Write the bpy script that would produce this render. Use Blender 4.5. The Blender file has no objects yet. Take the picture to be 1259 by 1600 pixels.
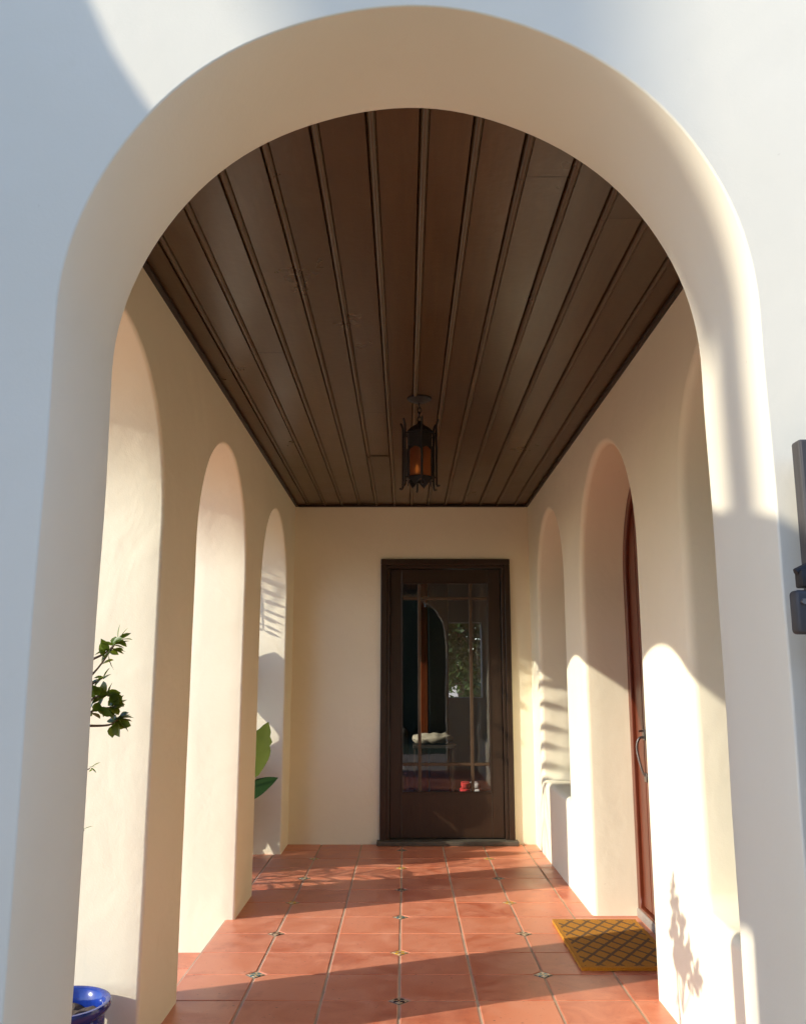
import bpy, bmesh, math, random
from mathutils import Vector, Matrix, noise
random.seed(7)
R = math.radians
scene = bpy.context.scene
C = scene.collection

# ------------------------------------------------------------------ camera, sky, sun, exposure
CAM_H, PITCH, FPX = 1.2387, 0.1858, 1366.9
cam = bpy.data.cameras.new('camera'); cam_o = bpy.data.objects.new('camera', cam); C.objects.link(cam_o)
cam.sensor_fit = 'VERTICAL'; cam.sensor_height = 36; cam.lens = 36 * FPX / 1600
cam.shift_x = -3.5 / 1600; cam.shift_y = 3.0 / 1600
cam.clip_start = 0.02; cam.clip_end = 3000
cam_o.location = (0, 0, CAM_H); cam_o.rotation_euler = (math.pi / 2 + PITCH, 0, 0)
scene.camera = cam_o

SUN_D = Vector((1, .40, -.465)).normalized()
ELEV = math.asin(-SUN_D.z); AZ = math.atan2(-SUN_D.x, -SUN_D.y)
w = bpy.data.worlds.new('World'); scene.world = w; w.use_nodes = True
nt = w.node_tree; bg = nt.nodes['Background']
sky = nt.nodes.new('ShaderNodeTexSky'); sky.sky_type = 'NISHITA'; sky.sun_disc = False
sky.sun_elevation = ELEV; sky.sun_rotation = AZ; sky.air_density = 1.2; sky.dust_density = 0.6; sky.ozone_density = 2.0
tint = nt.nodes.new('ShaderNodeMix'); tint.data_type = 'RGBA'; tint.blend_type = 'MULTIPLY'; tint.inputs[0].default_value = 1
tint.inputs[7].default_value = (.90, .98, 1.28, 1)
nt.links.new(sky.outputs[0], tint.inputs[6]); nt.links.new(tint.outputs[2], bg.inputs[0]); bg.inputs[1].default_value = 0.15
sun = bpy.data.lights.new('sun', 'SUN'); sun.energy = 2.6; sun.angle = R(0.5); sun.color = (1.0, .93, .83)
sun_o = bpy.data.objects.new('sun', sun); C.objects.link(sun_o); sun_o.location = (-6, -3, 6)
sun_o.rotation_euler = SUN_D.to_track_quat('-Z', 'Y').to_euler()
vs = scene.view_settings; vs.view_transform = 'Standard'; vs.look = 'None'; vs.gamma = 1; vs.exposure = 1.08
scene.cycles.max_bounces = 16; scene.cycles.diffuse_bounces = 12; scene.cycles.transparent_max_bounces = 16

# ------------------------------------------------------------------ materials
def mat(name):
    m = bpy.data.materials.new(name); m.use_nodes = True
    n = m.node_tree.nodes; return m, n, m.node_tree.links, n['Principled BSDF']
def N(n, t, **kw):
    x = n.new(t)
    for k, v in kw.items():
        if k in x.inputs: x.inputs[k].default_value = v
        else: setattr(x, k, v)
    return x
def mixc(n, l, fac, a, b, blend='MIX'):
    x = n.new('ShaderNodeMix'); x.data_type = 'RGBA'; x.blend_type = blend
    for s, v in ((x.inputs[0], fac), (x.inputs[6], a), (x.inputs[7], b)):
        if hasattr(v, 'links') or hasattr(v, 'is_linked'): l.new(v, s)
        else: s.default_value = v if not isinstance(v, tuple) else (*v, 1)[:4]
    return x.outputs[2]
def ramp(n, l, src, p0, p1, c0=(0, 0, 0, 1), c1=(1, 1, 1, 1)):
    r = n.new('ShaderNodeValToRGB'); r.color_ramp.elements[0].position = p0; r.color_ramp.elements[1].position = p1
    r.color_ramp.elements[0].color = c0; r.color_ramp.elements[1].color = c1
    l.new(src, r.inputs[0]); return r.outputs[0]
def bump(n, l, b, src, strength, dist, prev=None):
    x = n.new('ShaderNodeBump'); x.inputs['Strength'].default_value = strength; x.inputs['Distance'].default_value = dist
    l.new(src, x.inputs['Height'])
    if prev: l.new(prev, x.inputs['Normal'])
    l.new(x.outputs[0], b.inputs['Normal']); return x.outputs[0]

def m_plaster(name, col, k=1.0):
    m, n, l, b = mat(name)
    tc = N(n, 'ShaderNodeTexCoord')
    big = N(n, 'ShaderNodeTexNoise', Scale=1.3, Detail=4.0, Roughness=.6); l.new(tc.outputs['Object'], big.inputs[0])
    c = mixc(n, l, ramp(n, l, big.outputs[0], .3, .75), (col[0], col[1], col[2]), (col[0]*.93, col[1]*.925, col[2]*.90))
    st = N(n, 'ShaderNodeTexNoise', Scale=9.0, Detail=6.0, Roughness=.7, Distortion=.6); l.new(tc.outputs['Object'], st.inputs[0])
    c = mixc(n, l, ramp(n, l, st.outputs[0], .62, .86), c, (col[0]*.93, col[1]*.92, col[2]*.88))
    sp = N(n, 'ShaderNodeTexNoise', Scale=55.0, Detail=2.0); l.new(tc.outputs['Object'], sp.inputs[0])
    c = mixc(n, l, ramp(n, l, sp.outputs[0], .77, .86), c, (col[0]*.8, col[1]*.78, col[2]*.74))
    l.new(c, b.inputs['Base Color']); b.inputs['Roughness'].default_value = .72
    b.inputs['Specular IOR Level'].default_value = .3
    t1 = N(n, 'ShaderNodeTexNoise', Scale=3.2, Detail=3.0, Distortion=.8); l.new(tc.outputs['Object'], t1.inputs[0])
    p = bump(n, l, b, t1.outputs[0], .18 * k, .03)
    t2 = N(n, 'ShaderNodeTexNoise', Scale=22.0, Detail=5.0, Roughness=.6); l.new(tc.outputs['Object'], t2.inputs[0])
    p = bump(n, l, b, t2.outputs[0], .2 * k, .006, p)
    t3 = N(n, 'ShaderNodeTexNoise', Scale=180.0, Detail=3.0); l.new(tc.outputs['Object'], t3.inputs[0])
    bump(n, l, b, t3.outputs[0], .3 * k, .0012, p)
    return m

def m_tile():
    m, n, l, b = mat('terracotta')
    tc = N(n, 'ShaderNodeTexCoord'); g = N(n, 'ShaderNodeNewGeometry')
    a = N(n, 'ShaderNodeTexNoise', Scale=5.0, Detail=5.0, Roughness=.65, Distortion=1.2); l.new(tc.outputs['Object'], a.inputs[0])
    c0 = ramp(n, l, g.outputs['Random Per Island'], 0, 1, (.48, .115, .050, 1), (.68, .225, .11, 1))
    c = mixc(n, l, ramp(n, l, a.outputs[0], .35, .72), c0, (.70, .29, .165))
    a2 = N(n, 'ShaderNodeTexNoise', Scale=2.2, Detail=6.0, Roughness=.7); l.new(tc.outputs['Object'], a2.inputs[0])
    c = mixc(n, l, ramp(n, l, a2.outputs[0], .55, .80), c, (.36, .09, .05))
    a3 = N(n, 'ShaderNodeTexNoise', Scale=60.0, Detail=3.0); l.new(tc.outputs['Object'], a3.inputs[0])
    c = mixc(n, l, ramp(n, l, a3.outputs[0], .66, .76), c, (.24, .08, .05))
    l.new(c, b.inputs['Base Color'])
    l.new(ramp(n, l, a.outputs[0], .3, .8, (.28,)*3+(1,), (.55,)*3+(1,)), b.inputs['Roughness'])
    p = bump(n, l, b, a.outputs[0], .12, .01)
    bump(n, l, b, a3.outputs[0], .15, .001, p)
    return m

def m_simple(name, col, rough=.6, var=.75, scale=8, metal=0, bmp=0, bscale=40, stretch=None, spec=.5):
    m, n, l, b = mat(name)
    tc = N(n, 'ShaderNodeTexCoord'); src = tc.outputs['Object']
    if stretch:
        mp = N(n, 'ShaderNodeMapping'); mp.inputs['Scale'].default_value = stretch; l.new(src, mp.inputs[0]); src = mp.outputs[0]
    a = N(n, 'ShaderNodeTexNoise', Scale=float(scale), Detail=5.0, Roughness=.6); l.new(src, a.inputs[0])
    c = mixc(n, l, ramp(n, l, a.outputs[0], .3, .7), tuple(col), tuple(x*var for x in col))
    l.new(c, b.inputs['Base Color']); b.inputs['Roughness'].default_value = rough; b.inputs['Metallic'].default_value = metal
    b.inputs['Specular IOR Level'].default_value = spec
    if bmp:
        t = N(n, 'ShaderNodeTexNoise', Scale=float(bscale), Detail=4.0); l.new(src, t.inputs[0])
        bump(n, l, b, t.outputs[0], bmp, .004)
    return m

def m_ceiling():
    m, n, l, b = mat('stained_boards')
    tc = N(n, 'ShaderNodeTexCoord'); g = N(n, 'ShaderNodeNewGeometry')
    mp = N(n, 'ShaderNodeMapping'); mp.inputs['Scale'].default_value = (14, 1.0, 14); l.new(tc.outputs['Object'], mp.inputs[0])
    a = N(n, 'ShaderNodeTexNoise', Scale=3.0, Detail=6.0, Roughness=.7, Distortion=.5); l.new(mp.outputs[0], a.inputs[0])
    c0 = ramp(n, l, g.outputs['Random Per Island'], 0, 1, (.060, .030, .009, 1), (.088, .047, .015, 1))
    c = mixc(n, l, ramp(n, l, a.outputs[0], .35, .75), c0, (.046, .024, .008))
    bl = N(n, 'ShaderNodeTexNoise', Scale=1.6, Detail=5.0, Roughness=.7); l.new(tc.outputs['Object'], bl.inputs[0])
    c = mixc(n, l, ramp(n, l, bl.outputs[0], .35, .95), c, (.082, .048, .017))
    l.new(c, b.inputs['Base Color'])
    l.new(ramp(n, l, bl.outputs[0], .3, .8, (.26,)*3+(1,), (.38,)*3+(1,)), b.inputs['Roughness'])
    t = N(n, 'ShaderNodeTexNoise', Scale=34.0, Detail=5.0); l.new(tc.outputs['Object'], t.inputs[0])
    p = bump(n, l, b, t.outputs[0], .22, .003)
    bump(n, l, b, a.outputs[0], .10, .002, p)
    return m

def m_mat():
    m, n, l, b = mat('coir')
    tc = N(n, 'ShaderNodeTexCoord'); sx = N(n, 'ShaderNodeSeparateXYZ'); l.new(tc.outputs['Object'], sx.inputs[0])
    def math_(op, a, v=None, bb=None):
        x = n.new('ShaderNodeMath'); x.operation = op; l.new(a, x.inputs[0])
        if v is not None: x.inputs[1].default_value = v
        if bb is not None: l.new(bb, x.inputs[1])
        return x.outputs[0]
    nz = N(n, 'ShaderNodeTexNoise', Scale=90.0, Detail=2.0); l.new(tc.outputs['Object'], nz.inputs[0])
    u = math_('ADD', math_('MULTIPLY', sx.outputs[0], 1/.085), bb=math_('MULTIPLY', sx.outputs[1], 1/.135))
    v = math_('SUBTRACT', math_('MULTIPLY', sx.outputs[0], 1/.085), bb=math_('MULTIPLY', sx.outputs[1], 1/.135))
    def line(q):
        q = math_('ADD', q, bb=math_('MULTIPLY', math_('SUBTRACT', nz.outputs[0], .5), .12))
        return math_('ABSOLUTE', math_('SUBTRACT', math_('FRACT', math_('ADD', q, 40.5)), .5))
    mn = math_('MINIMUM', line(u), bb=line(v))
    f = ramp(n, l, mn, .085, .13)
    edge = math_('MAXIMUM', math_('GREATER_THAN', math_('ABSOLUTE', sx.outputs[0]), .194), bb=math_('GREATER_THAN', math_('ABSOLUTE', sx.outputs[1]), .362))
    f = math_('MAXIMUM', f, bb=edge)
    fib = N(n, 'ShaderNodeTexNoise', Scale=160.0, Detail=4.0); l.new(tc.outputs['Object'], fib.inputs[0])
    base = mixc(n, l, fib.outputs[0], (.62, .28, .014), (.42, .165, .010))
    c = mixc(n, l, f, (.16, .085, .025), base)
    l.new(c, b.inputs['Base Color']); b.inputs['Roughness'].default_value = .95
    bump(n, l, b, fib.outputs[0], .9, .006)
    return m

def m_glass(name, tint=(.86, .90, .86), wav=.05, refl=.0):
    m = bpy.data.materials.new(name); m.use_nodes = True; n = m.node_tree.nodes; l = m.node_tree.links
    n.remove(n['Principled BSDF']); out = n['Material Output']
    tr = N(n, 'ShaderNodeBsdfTransparent'); tr.inputs[0].default_value = (*tint, 1)
    gl = N(n, 'ShaderNodeBsdfGlossy'); gl.inputs['Roughness'].default_value = .015
    fr = N(n, 'ShaderNodeFresnel', IOR=1.75)
    ad = N(n, 'ShaderNodeMath', operation='ADD'); l.new(fr.outputs[0], ad.inputs[0]); ad.inputs[1].default_value = refl
    mx = N(n, 'ShaderNodeMixShader'); l.new(ad.outputs[0], mx.inputs[0]); l.new(tr.outputs[0], mx.inputs[1]); l.new(gl.outputs[0], mx.inputs[2])
    tc = N(n, 'ShaderNodeTexCoord'); t = N(n, 'ShaderNodeTexNoise', Scale=7.0, Detail=1.0); l.new(tc.outputs['Object'], t.inputs[0])
    bp = N(n, 'ShaderNodeBump', Strength=wav, Distance=.01); l.new(t.outputs[0], bp.inputs['Height'])
    l.new(bp.outputs[0], gl.inputs['Normal']); l.new(mx.outputs[0], out.inputs[0])
    return m

def m_amber():
    m, n, l, b = mat('amber_glass')
    b.inputs['Base Color'].default_value = (.50, .16, .03, 1); b.inputs['Roughness'].default_value = .5
    b.inputs['Transmission Weight'].default_value = .85
    tc = N(n, 'ShaderNodeTexCoord'); t = N(n, 'ShaderNodeTexNoise', Scale=45.0); l.new(tc.outputs['Object'], t.inputs[0])
    bump(n, l, b, t.outputs[0], .4, .004)
    return m
def m_bulb():
    m, n, l, b = mat('lit_bulb')
    b.inputs['Base Color'].default_value = (1, .6, .25, 1)
    b.inputs['Emission Color'].default_value = (1, .50, .16, 1); b.inputs['Emission Strength'].default_value = .16
    return m
def m_leaf(name, c0, c1, rough=.35, trans=.35, scale=9, spec=.4):
    m = bpy.data.materials.new(name); m.use_nodes = True; n = m.node_tree.nodes; l = m.node_tree.links
    b = n['Principled BSDF']; out = n['Material Output']
    g = N(n, 'ShaderNodeNewGeometry'); tc = N(n, 'ShaderNodeTexCoord')
    t = N(n, 'ShaderNodeTexNoise', Scale=float(scale), Detail=3.0); l.new(tc.outputs['Object'], t.inputs[0])
    c = mixc(n, l, g.outputs['Random Per Island'], c0, c1)
    c = mixc(n, l, ramp(n, l, t.outputs[0], .4, .7), c, tuple(x*.6 for x in c0))
    l.new(c, b.inputs['Base Color']); b.inputs['Roughness'].default_value = rough; b.inputs['Specular IOR Level'].default_value = spec
    tb = N(n, 'ShaderNodeBsdfTranslucent'); c2 = mixc(n, l, .5, c, (c1[0]*1.6, c1[1]*1.6, c1[2]*.6)); l.new(c2, tb.inputs[0])
    mx = N(n, 'ShaderNodeMixShader'); mx.inputs[0].default_value = trans
    l.new(b.outputs[0], mx.inputs[1]); l.new(tb.outputs[0], mx.inputs[2]); l.new(mx.outputs[0], out.inputs[0])
    return m
def m_flower(name, petal, core):
    # four petals on a cream glazed diamond, in the insert's own coordinates
    m, n, l, b = mat(name)
    tc = N(n, 'ShaderNodeTexCoord'); sx = N(n, 'ShaderNodeSeparateXYZ'); l.new(tc.outputs['Object'], sx.inputs[0])
    def M(op, a, c=None):
        x = n.new('ShaderNodeMath'); x.operation = op
        for i, v in enumerate((a, c)):
            if v is None: continue
            if hasattr(v, 'links') or hasattr(v, 'is_linked'): l.new(v, x.inputs[i])
            else: x.inputs[i].default_value = v
        return x.outputs[0]
    X = M('ABSOLUTE', sx.outputs[0]); Y = M('ABSOLUTE', sx.outputs[1])
    d = M('SQRT', M('ADD', M('POWER', M('SUBTRACT', X, .0125), 2.0), M('POWER', M('SUBTRACT', Y, .0125), 2.0)))
    r0 = M('SQRT', M('ADD', M('POWER', X, 2.0), M('POWER', Y, 2.0)))
    c = mixc(n, l, M('LESS_THAN', d, .0095), (.52, .38, .22), petal)
    c = mixc(n, l, M('LESS_THAN', r0, .006), c, core)
    c = mixc(n, l, M('GREATER_THAN', M('ADD', X, Y), .037), c, (petal[0]*.5, petal[1]*.5, petal[2]*.5))
    l.new(c, b.inputs['Base Color']); b.inputs['Roughness'].default_value = .25
    return m

M = dict(
    plaster=m_plaster('cream_plaster', (.90, .84, .625)), white=m_plaster('white_stucco', (.79, .735, .575), .5),  # one wall paint in two copies, the outer one toned for its light
    grout=m_simple('sandy_grout', (.60, .42, .27), .9, .6, 3.5, bmp=.3),
    tile=m_tile(), ceil=m_ceiling(),
    cdark=m_simple('dark_stain', (.020, .010, .005), .5, .7),
    brown=m_simple('brown_paint', (.034, .018, .009), .30, .75, 10, bmp=.15, bscale=30, stretch=(3, 3, .5)),
    bar=m_simple('brown_glazing_bar', (.075, .045, .022), .4, .75, 10),  # the door's brown, lightened to stand for light on the bars
    sill=m_simple('weathered_sill', (.10, .085, .06), .5, .7, 12),
    red=m_simple('mahogany', (.15, .030, .011), .30, .60, 6, bmp=.12, bscale=30, stretch=(8, 8, .6)),
    iron=m_simple('black_iron', (.016, .014, .013), .6, .6, 30, metal=0, bmp=.3, bscale=80),
    handle=m_simple('aged_iron', (.30, .27, .24), .35, .6, 40, metal=.8),
    grey=m_simple('grey_painted_wood', (.060, .055, .050), .6, .7, 9, bmp=.3, bscale=25, stretch=(6, 6, .6)),
    latch=m_simple('latch_metal', (.05, .048, .046), .55, .7, 30, metal=0),
    stone=m_simple('threshold_stone', (.30, .26, .21), .7, .8, 14, bmp=.2),
    coir=m_mat(), glass=m_glass('old_window_glass', wav=.018, refl=.02), amber=m_amber(), bulb=m_bulb(),
    blue=m_simple('cobalt_glaze', (.014, .045, .28), .12, .45, 14, bmp=.1, bscale=12),
    soil=m_simple('potting_soil', (.11, .075, .045), .95, .45, 45, bmp=1.0, bscale=60),
    paving=m_simple('sandy_paving', (.52, .385, .25), .85, .8, 3, bmp=.3, bscale=60),
    lawn=m_simple('lawn_green', (.045, .075, .02), .9, .6, 12, bmp=.8, bscale=50),
    stem=m_simple('woody_stem', (.17, .11, .06), .8, .7, 30),
    bark=m_simple('bark', (.15, .11, .075), .9, .5, 9, bmp=.9, bscale=14),
    shrub=m_leaf('shrub_leaf', (.06, .13, .018), (.20, .26, .03), .35, .35),
    bop=m_leaf('broad_leaf', (.009, .026, .006), (.020, .042, .008), .6, .12, 3, .04),
    boplight=m_leaf('young_broad_leaf', (.075, .10, .010), (.105, .13, .014), .6, .3, 3, .12),  # same plant's green with its sunlit, see-through tone put into the colour
    palm=m_leaf('palm_leaf', (.04, .085, .02), (.07, .12, .03), .4, .25),
    tree=m_leaf('tree_leaf', (.03, .07, .018), (.075, .12, .03), .45, .35, 2),
    room=m_simple('interior_paint', (.15, .15, .14), .8, .9, 2),
    woodfloor=m_simple('interior_boards', (.16, .08, .04), .35, .6, 5, stretch=(1, 8, 1)),
    darkwood=m_simple('dark_furniture', (.03, .02, .015), .4, .6, 6),
    cloth=m_simple('pale_cloth', (.40, .34, .24), .9, .8, 12),
    sofa=m_simple('dark_upholstery', (.035, .028, .024), .9, .7, 12),
    orange=m_simple('orange_curtain', (.52, .12, .02), .8, .7, 6),
    redc=m_simple('red_cloth', (.6, .03, .03), .8, .7, 20),
    whitec=m_simple('white_cloth', (.75, .72, .68), .8, .9, 20),
)

# ------------------------------------------------------------------ helpers
def link(name, bm, m, parent=None, smooth=None, recalc=True):
    me = bpy.data.meshes.new(name)
    if recalc: bmesh.ops.recalc_face_normals(bm, faces=bm.faces[:])
    bm.to_mesh(me); bm.free()
    for x in (m if isinstance(m, (list, tuple)) else [m]): me.materials.append(x)
    if smooth is not None:
        for p in me.polygons: p.use_smooth = True
        me.set_sharp_from_angle(angle=R(smooth))
    o = bpy.data.objects.new(name, me); C.objects.link(o)
    if parent: o.parent = parent
    return o
def local(o, loc):
    """shift a freshly made mesh so that its origin is at loc (world), keeping it in place"""
    o.data.transform(Matrix.Translation(-Vector(loc)))
    o.location = loc; return o
def tag(o, label, cat, group=None):
    o['label'] = label; o['category'] = cat
    if group: o['group'] = group
    return o
def thing(name, label, cat, loc=(0, 0, 0), group=None):
    o = bpy.data.objects.new(name, None); o.empty_display_size = .1; C.objects.link(o); o.location = loc
    return tag(o, label, cat, group)
def part(name, bm, m, root, smooth=None):
    """mesh given in world coordinates, parented to an unrotated Empty"""
    o = link(name, bm, m, root, smooth)
    off = Vector(root.location)
    p = root.parent
    while p: off += p.location; p = p.parent
    o.data.transform(Matrix.Translation(-off)); return o
def struct(o): o['kind'] = 'structure'; return o
def NB(): return bmesh.new()
def box(bm, x0, x1, y0, y1, z0, z1, bev=0, seg=2):
    g = bmesh.ops.create_cube(bm, size=1)
    for v in g['verts']:
        v.co = Vector((x0 + (v.co.x + .5) * (x1 - x0), y0 + (v.co.y + .5) * (y1 - y0), z0 + (v.co.z + .5) * (z1 - z0)))
    if bev:
        es = list({e for v in g['verts'] for e in v.link_edges})
        bmesh.ops.bevel(bm, geom=es, offset=bev, segments=seg, affect='EDGES', profile=.5)
def tube(bm, pts, rad, seg=8, cap=True):
    pts = [Vector(p) for p in pts]; rs = rad if isinstance(rad, (list, tuple)) else [rad] * len(pts)
    rings = []; prev = None
    for i, p in enumerate(pts):
        t = (pts[min(i+1, len(pts)-1)] - pts[max(i-1, 0)]).normalized()
        if prev is None:
            a = t.orthogonal().normalized()
        else:
            a = (prev - t * prev.dot(t)); a = a.normalized() if a.length > 1e-6 else t.orthogonal().normalized()
        prev = a; b = t.cross(a)
        rings.append([bm.verts.new(p + (a * math.cos(k * 2 * math.pi / seg) + b * math.sin(k * 2 * math.pi / seg)) * rs[i]) for k in range(seg)])
    for r0, r1 in zip(rings, rings[1:]):
        for k in range(seg): bm.faces.new((r0[k], r0[(k+1) % seg], r1[(k+1) % seg], r1[k]))
    if cap:
        bm.faces.new(rings[0][::-1]); bm.faces.new(rings[-1])
def lathe(bm, c, prof, seg=40):
    rings = []
    for r, z in prof:
        rings.append([bm.verts.new((c[0] + r * math.cos(k * 2 * math.pi / seg), c[1] + r * math.sin(k * 2 * math.pi / seg), c[2] + z)) for k in range(seg)])
    for r0, r1 in zip(rings, rings[1:]):
        for k in range(seg): bm.faces.new((r0[k], r0[(k+1) % seg], r1[(k+1) % seg], r1[k]))
    bm.faces.new(rings[0][::-1]); bm.faces.new(rings[-1])

def seg_line(a, b, step=.07):
    n = max(1, int(math.dist(a, b) / step)); return [(a[0] + (b[0]-a[0]) * i / n, a[1] + (b[1]-a[1]) * i / n) for i in range(n)]
def arch(c, hw, base, apex, sq=1.0, n=44, rcorner=0.0):
    """closed loop: bottom left -> bottom right -> up -> arch -> down"""
    rise = hw * sq; sp = apex - rise
    pts = seg_line((c-hw, base), (c+hw, base), .15) + seg_line((c+hw, base), (c+hw, sp))
    pts += [(c + hw * math.cos(t * math.pi / n), sp + rise * math.sin(t * math.pi / n)) for t in range(n)]
    pts += seg_line((c-hw, sp), (c-hw, base)); return pts
def wobble(pts, amp, seed):
    out = []
    for p in pts:
        q = noise.noise_vector(Vector((p[0] * 3.1 + seed, p[1] * 3.1, seed * 1.7)))
        out.append((p[0] + q.x * amp, p[1] + q.y * amp))
    return out
def area(p): return .5 * sum(p[i-1][0] * p[i][1] - p[i][0] * p[i-1][1] for i in range(len(p)))
def offset(p, e):
    n = len(p); out = []
    for i in range(n):
        a, b, c = Vector(p[i-1]), Vector(p[i]), Vector(p[(i+1) % n])
        d0 = (b-a).normalized(); d1 = (c-b).normalized()
        n0 = Vector((-d0.y, d0.x)); n1 = Vector((-d1.y, d1.x)); m = n0 + n1
        m = m / max(.5, m.dot(m)) * 2 if m.length > 1e-6 else n0
        m = (n0 + n1) / (1 + max(-.5, n0.dot(n1)))
        out.append((b.x + m.x * e, b.y + m.y * e))
    return out
def wall_solid(name, plane, outer, holes, d0, d1, r0, r1, m, parent=None, k=5, reveal=4):
    bm = NB()
    def P(q, d): return Vector((q[0], d, q[1])) if plane == 'xz' else Vector((d, q[0], q[1]))
    loops = [outer if area(outer) > 0 else outer[::-1]] + [h[::-1] if area(h) > 0 else h for h in holes]
    sch = [(d0 + r0 * (1 - math.sin(a)), r0 * (1 - math.cos(a))) for a in [math.pi / 2 * (1 - i / k) for i in range(k + 1)]]
    sch += [(d0 + r0 + (d1 - r1 - d0 - r0) * i / reveal, 0) for i in range(1, reveal)]
    sch += [(d1 - r1 * (1 - math.sin(a)), r1 * (1 - math.cos(a))) for a in [math.pi / 2 * i / k for i in range(k + 1)]]
    ends = [[], []]
    for lp in loops:
        prev = None; first = None
        for d, e in sch:
            ring = [bm.verts.new(P(q, d)) for q in (offset(lp, e) if e else lp)]
            if prev:
                for i in range(len(ring)):
                    f = bm.faces.new((prev[i-1], prev[i], ring[i], ring[i-1])); f.smooth = True
            else: first = ring
            prev = ring
        ends[0].append(first); ends[1].append(prev)
    for rings in ends:
        es = []
        for r in rings:
            for i in range(len(r)):
                e = bm.edges.get((r[i-1], r[i])); es.append(e)
        g = bmesh.ops.triangle_fill(bm, use_beauty=True, use_dissolve=False, edges=es)
        for f in g['geom']:
            if isinstance(f, bmesh.types.BMFace): f.smooth = False
    return link(name, bm, m, parent)
def rect(a0, a1, b0, b1, step=.4):
    return seg_line((a0, b0), (a1, b0), step) + seg_line((a1, b0), (a1, b1), step) + seg_line((a1, b1), (a0, b1), step) + seg_line((a0, b1), (a0, b0), step)

# ------------------------------------------------------------------ dimensions (m)
XL, XR, H, YE = -.8895, .9935, 2.6286, 6.991
YF0, YF1 = 1.33, 1.612
TL = .32
LOW = -.16
T = .305; X0 = -.0242; Y0 = 6.764
OPEN = [(2.00, 3.18), (3.704, 4.882), (5.403, 6.606)]
APEX = 2.385

# ------------------------------------------------------------------ ground, floor
bm = NB(); s = 900
for a, b_, z in ((-s, s, LOW - .02),):
    v = [bm.verts.new(p) for p in ((-s, -s, z), (s, -s, z), (s, s, z), (-s, s, z))]; bm.faces.new(v)
struct(link('ground', bm, M['paving']))

bm = NB(); v = [bm.verts.new(p) for p in ((-40, -40, LOW - .012), (40, -40, LOW - .012), (40, -3.2, LOW - .012), (-40, -3.2, LOW - .012))]; bm.faces.new(v)
struct(link('lawn', bm, M['lawn']))
INS = {}
for c, rows in ((0, range(0, 18, 2)), (-2, range(1, 18, 2)), (2, range(1, 18, 2))):
    for r in rows: INS[(c, r)] = True
CUT = .040; G = .0038
def tile_poly(x0, x1, y0, y1, corners):
    # corners: flags bl, br, tr, tl
    p = []; c = CUT
    p += [(x0 + c, y0), ] if corners[0] else [(x0, y0)]
    p += [(x1 - c, y0), (x1, y0 + c)] if corners[1] else [(x1, y0)]
    p += [(x1, y1 - c), (x1 - c, y1)] if corners[2] else [(x1, y1)]
    p += [(x0 + c, y1), (x0, y1 - c)] if corners[3] else [(x0, y1)]
    if corners[0]: p += [(x0, y0 + c)]
    return p
def add_tile(bm, poly, z0, z1):
    dz = random.uniform(-.0006, .0006); tx, ty = random.uniform(-.002, .002), random.uniform(-.002, .002)
    cx = sum(p[0] for p in poly) / len(poly); cy = sum(p[1] for p in poly) / len(poly)
    def top(p, z): return (p[0], p[1], z + dz + tx * (p[0] - cx) + ty * (p[1] - cy))
    inn = offset(poly, .003)
    a = [bm.verts.new((p[0], p[1], z0)) for p in poly]; b = [bm.verts.new(top(p, z1 - .0022)) for p in poly]; c = [bm.verts.new(top(p, z1)) for p in inn]
    n = len(poly)
    for i in range(n):
        bm.faces.new((a[i-1], a[i], b[i], b[i-1])); bm.faces.new((b[i-1], b[i], c[i], c[i-1]))
    bm.faces.new(c)
bm = NB()
for i in range(-5, 4):
    for j in range(-1, 17):
        x0, x1 = X0 + i * T + G * 1.35, X0 + (i + 1) * T - G * 1.35
        y1, y0 = Y0 - j * T - G, Y0 - (j + 1) * T + G
        if j == -1: y1 = YE - .001
        if i == 3: x1 = 1.262
        if x0 > 1.26: continue
        if i == 3 and not (3.4 < y0 < 5.0): x1 = XR + .02
        if i <= -4:
            y0, y1 = max(y0, 5.36), min(y1, 6.62)
            if y1 - y0 < .05: continue
            if i == -5: x0 = max(x0, -1.30)
        fl = [INS.get(k, False) for k in ((i, j+1), (i+1, j+1), (i+1, j), (i, j))]
        if i <= -4: fl = [False] * 4
        add_tile(bm, tile_poly(x0, x1, y0, y1, fl), -.01, 0)
floor = struct(link('porch_floor', bm, M['tile']))
bm = NB(); box(bm, -.942, 1.264, 1.612, YE - .002, LOW - .02, -.0026, .002); box(bm, -1.306, -.944, 5.35, 6.63, LOW - .02, -.0026, .002)
o = link('grout_bed', bm, M['grout'], floor)
FL = {'yellow': m_flower('inset_yellow', (.62, .33, .02), (.25, .04, .02)), 'teal': m_flower('inset_teal', (.07, .16, .15), (.30, .25, .10)),
      'dark': m_flower('inset_dark', (.06, .02, .015), (.25, .05, .02))}
kinds = {(0, 10): 'dark', (0, 8): 'yellow', (0, 6): 'teal', (0, 4): 'dark', (0, 2): 'yellow', (0, 0): 'teal', (-2, 9): 'teal', (-2, 7): 'dark', (-2, 5): 'yellow',
         (-2, 3): 'teal', (-2, 1): 'yellow', (2, 1): 'yellow', (2, 3): 'teal', (2, 5): 'yellow', (2, 7): 'dark', (2, 9): 'teal'}
for (c, r) in INS:
    bm = NB(); h = CUT - .002
    add_tile(bm, [(0, -h), (h, 0), (0, h), (-h, 0)], -.008, .0012)
    o = link('decorative_inset', bm, FL[kinds.get((c, r), 'yellow')], floor); o.location = (X0 + c * T, Y0 - r * T, 0)

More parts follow.
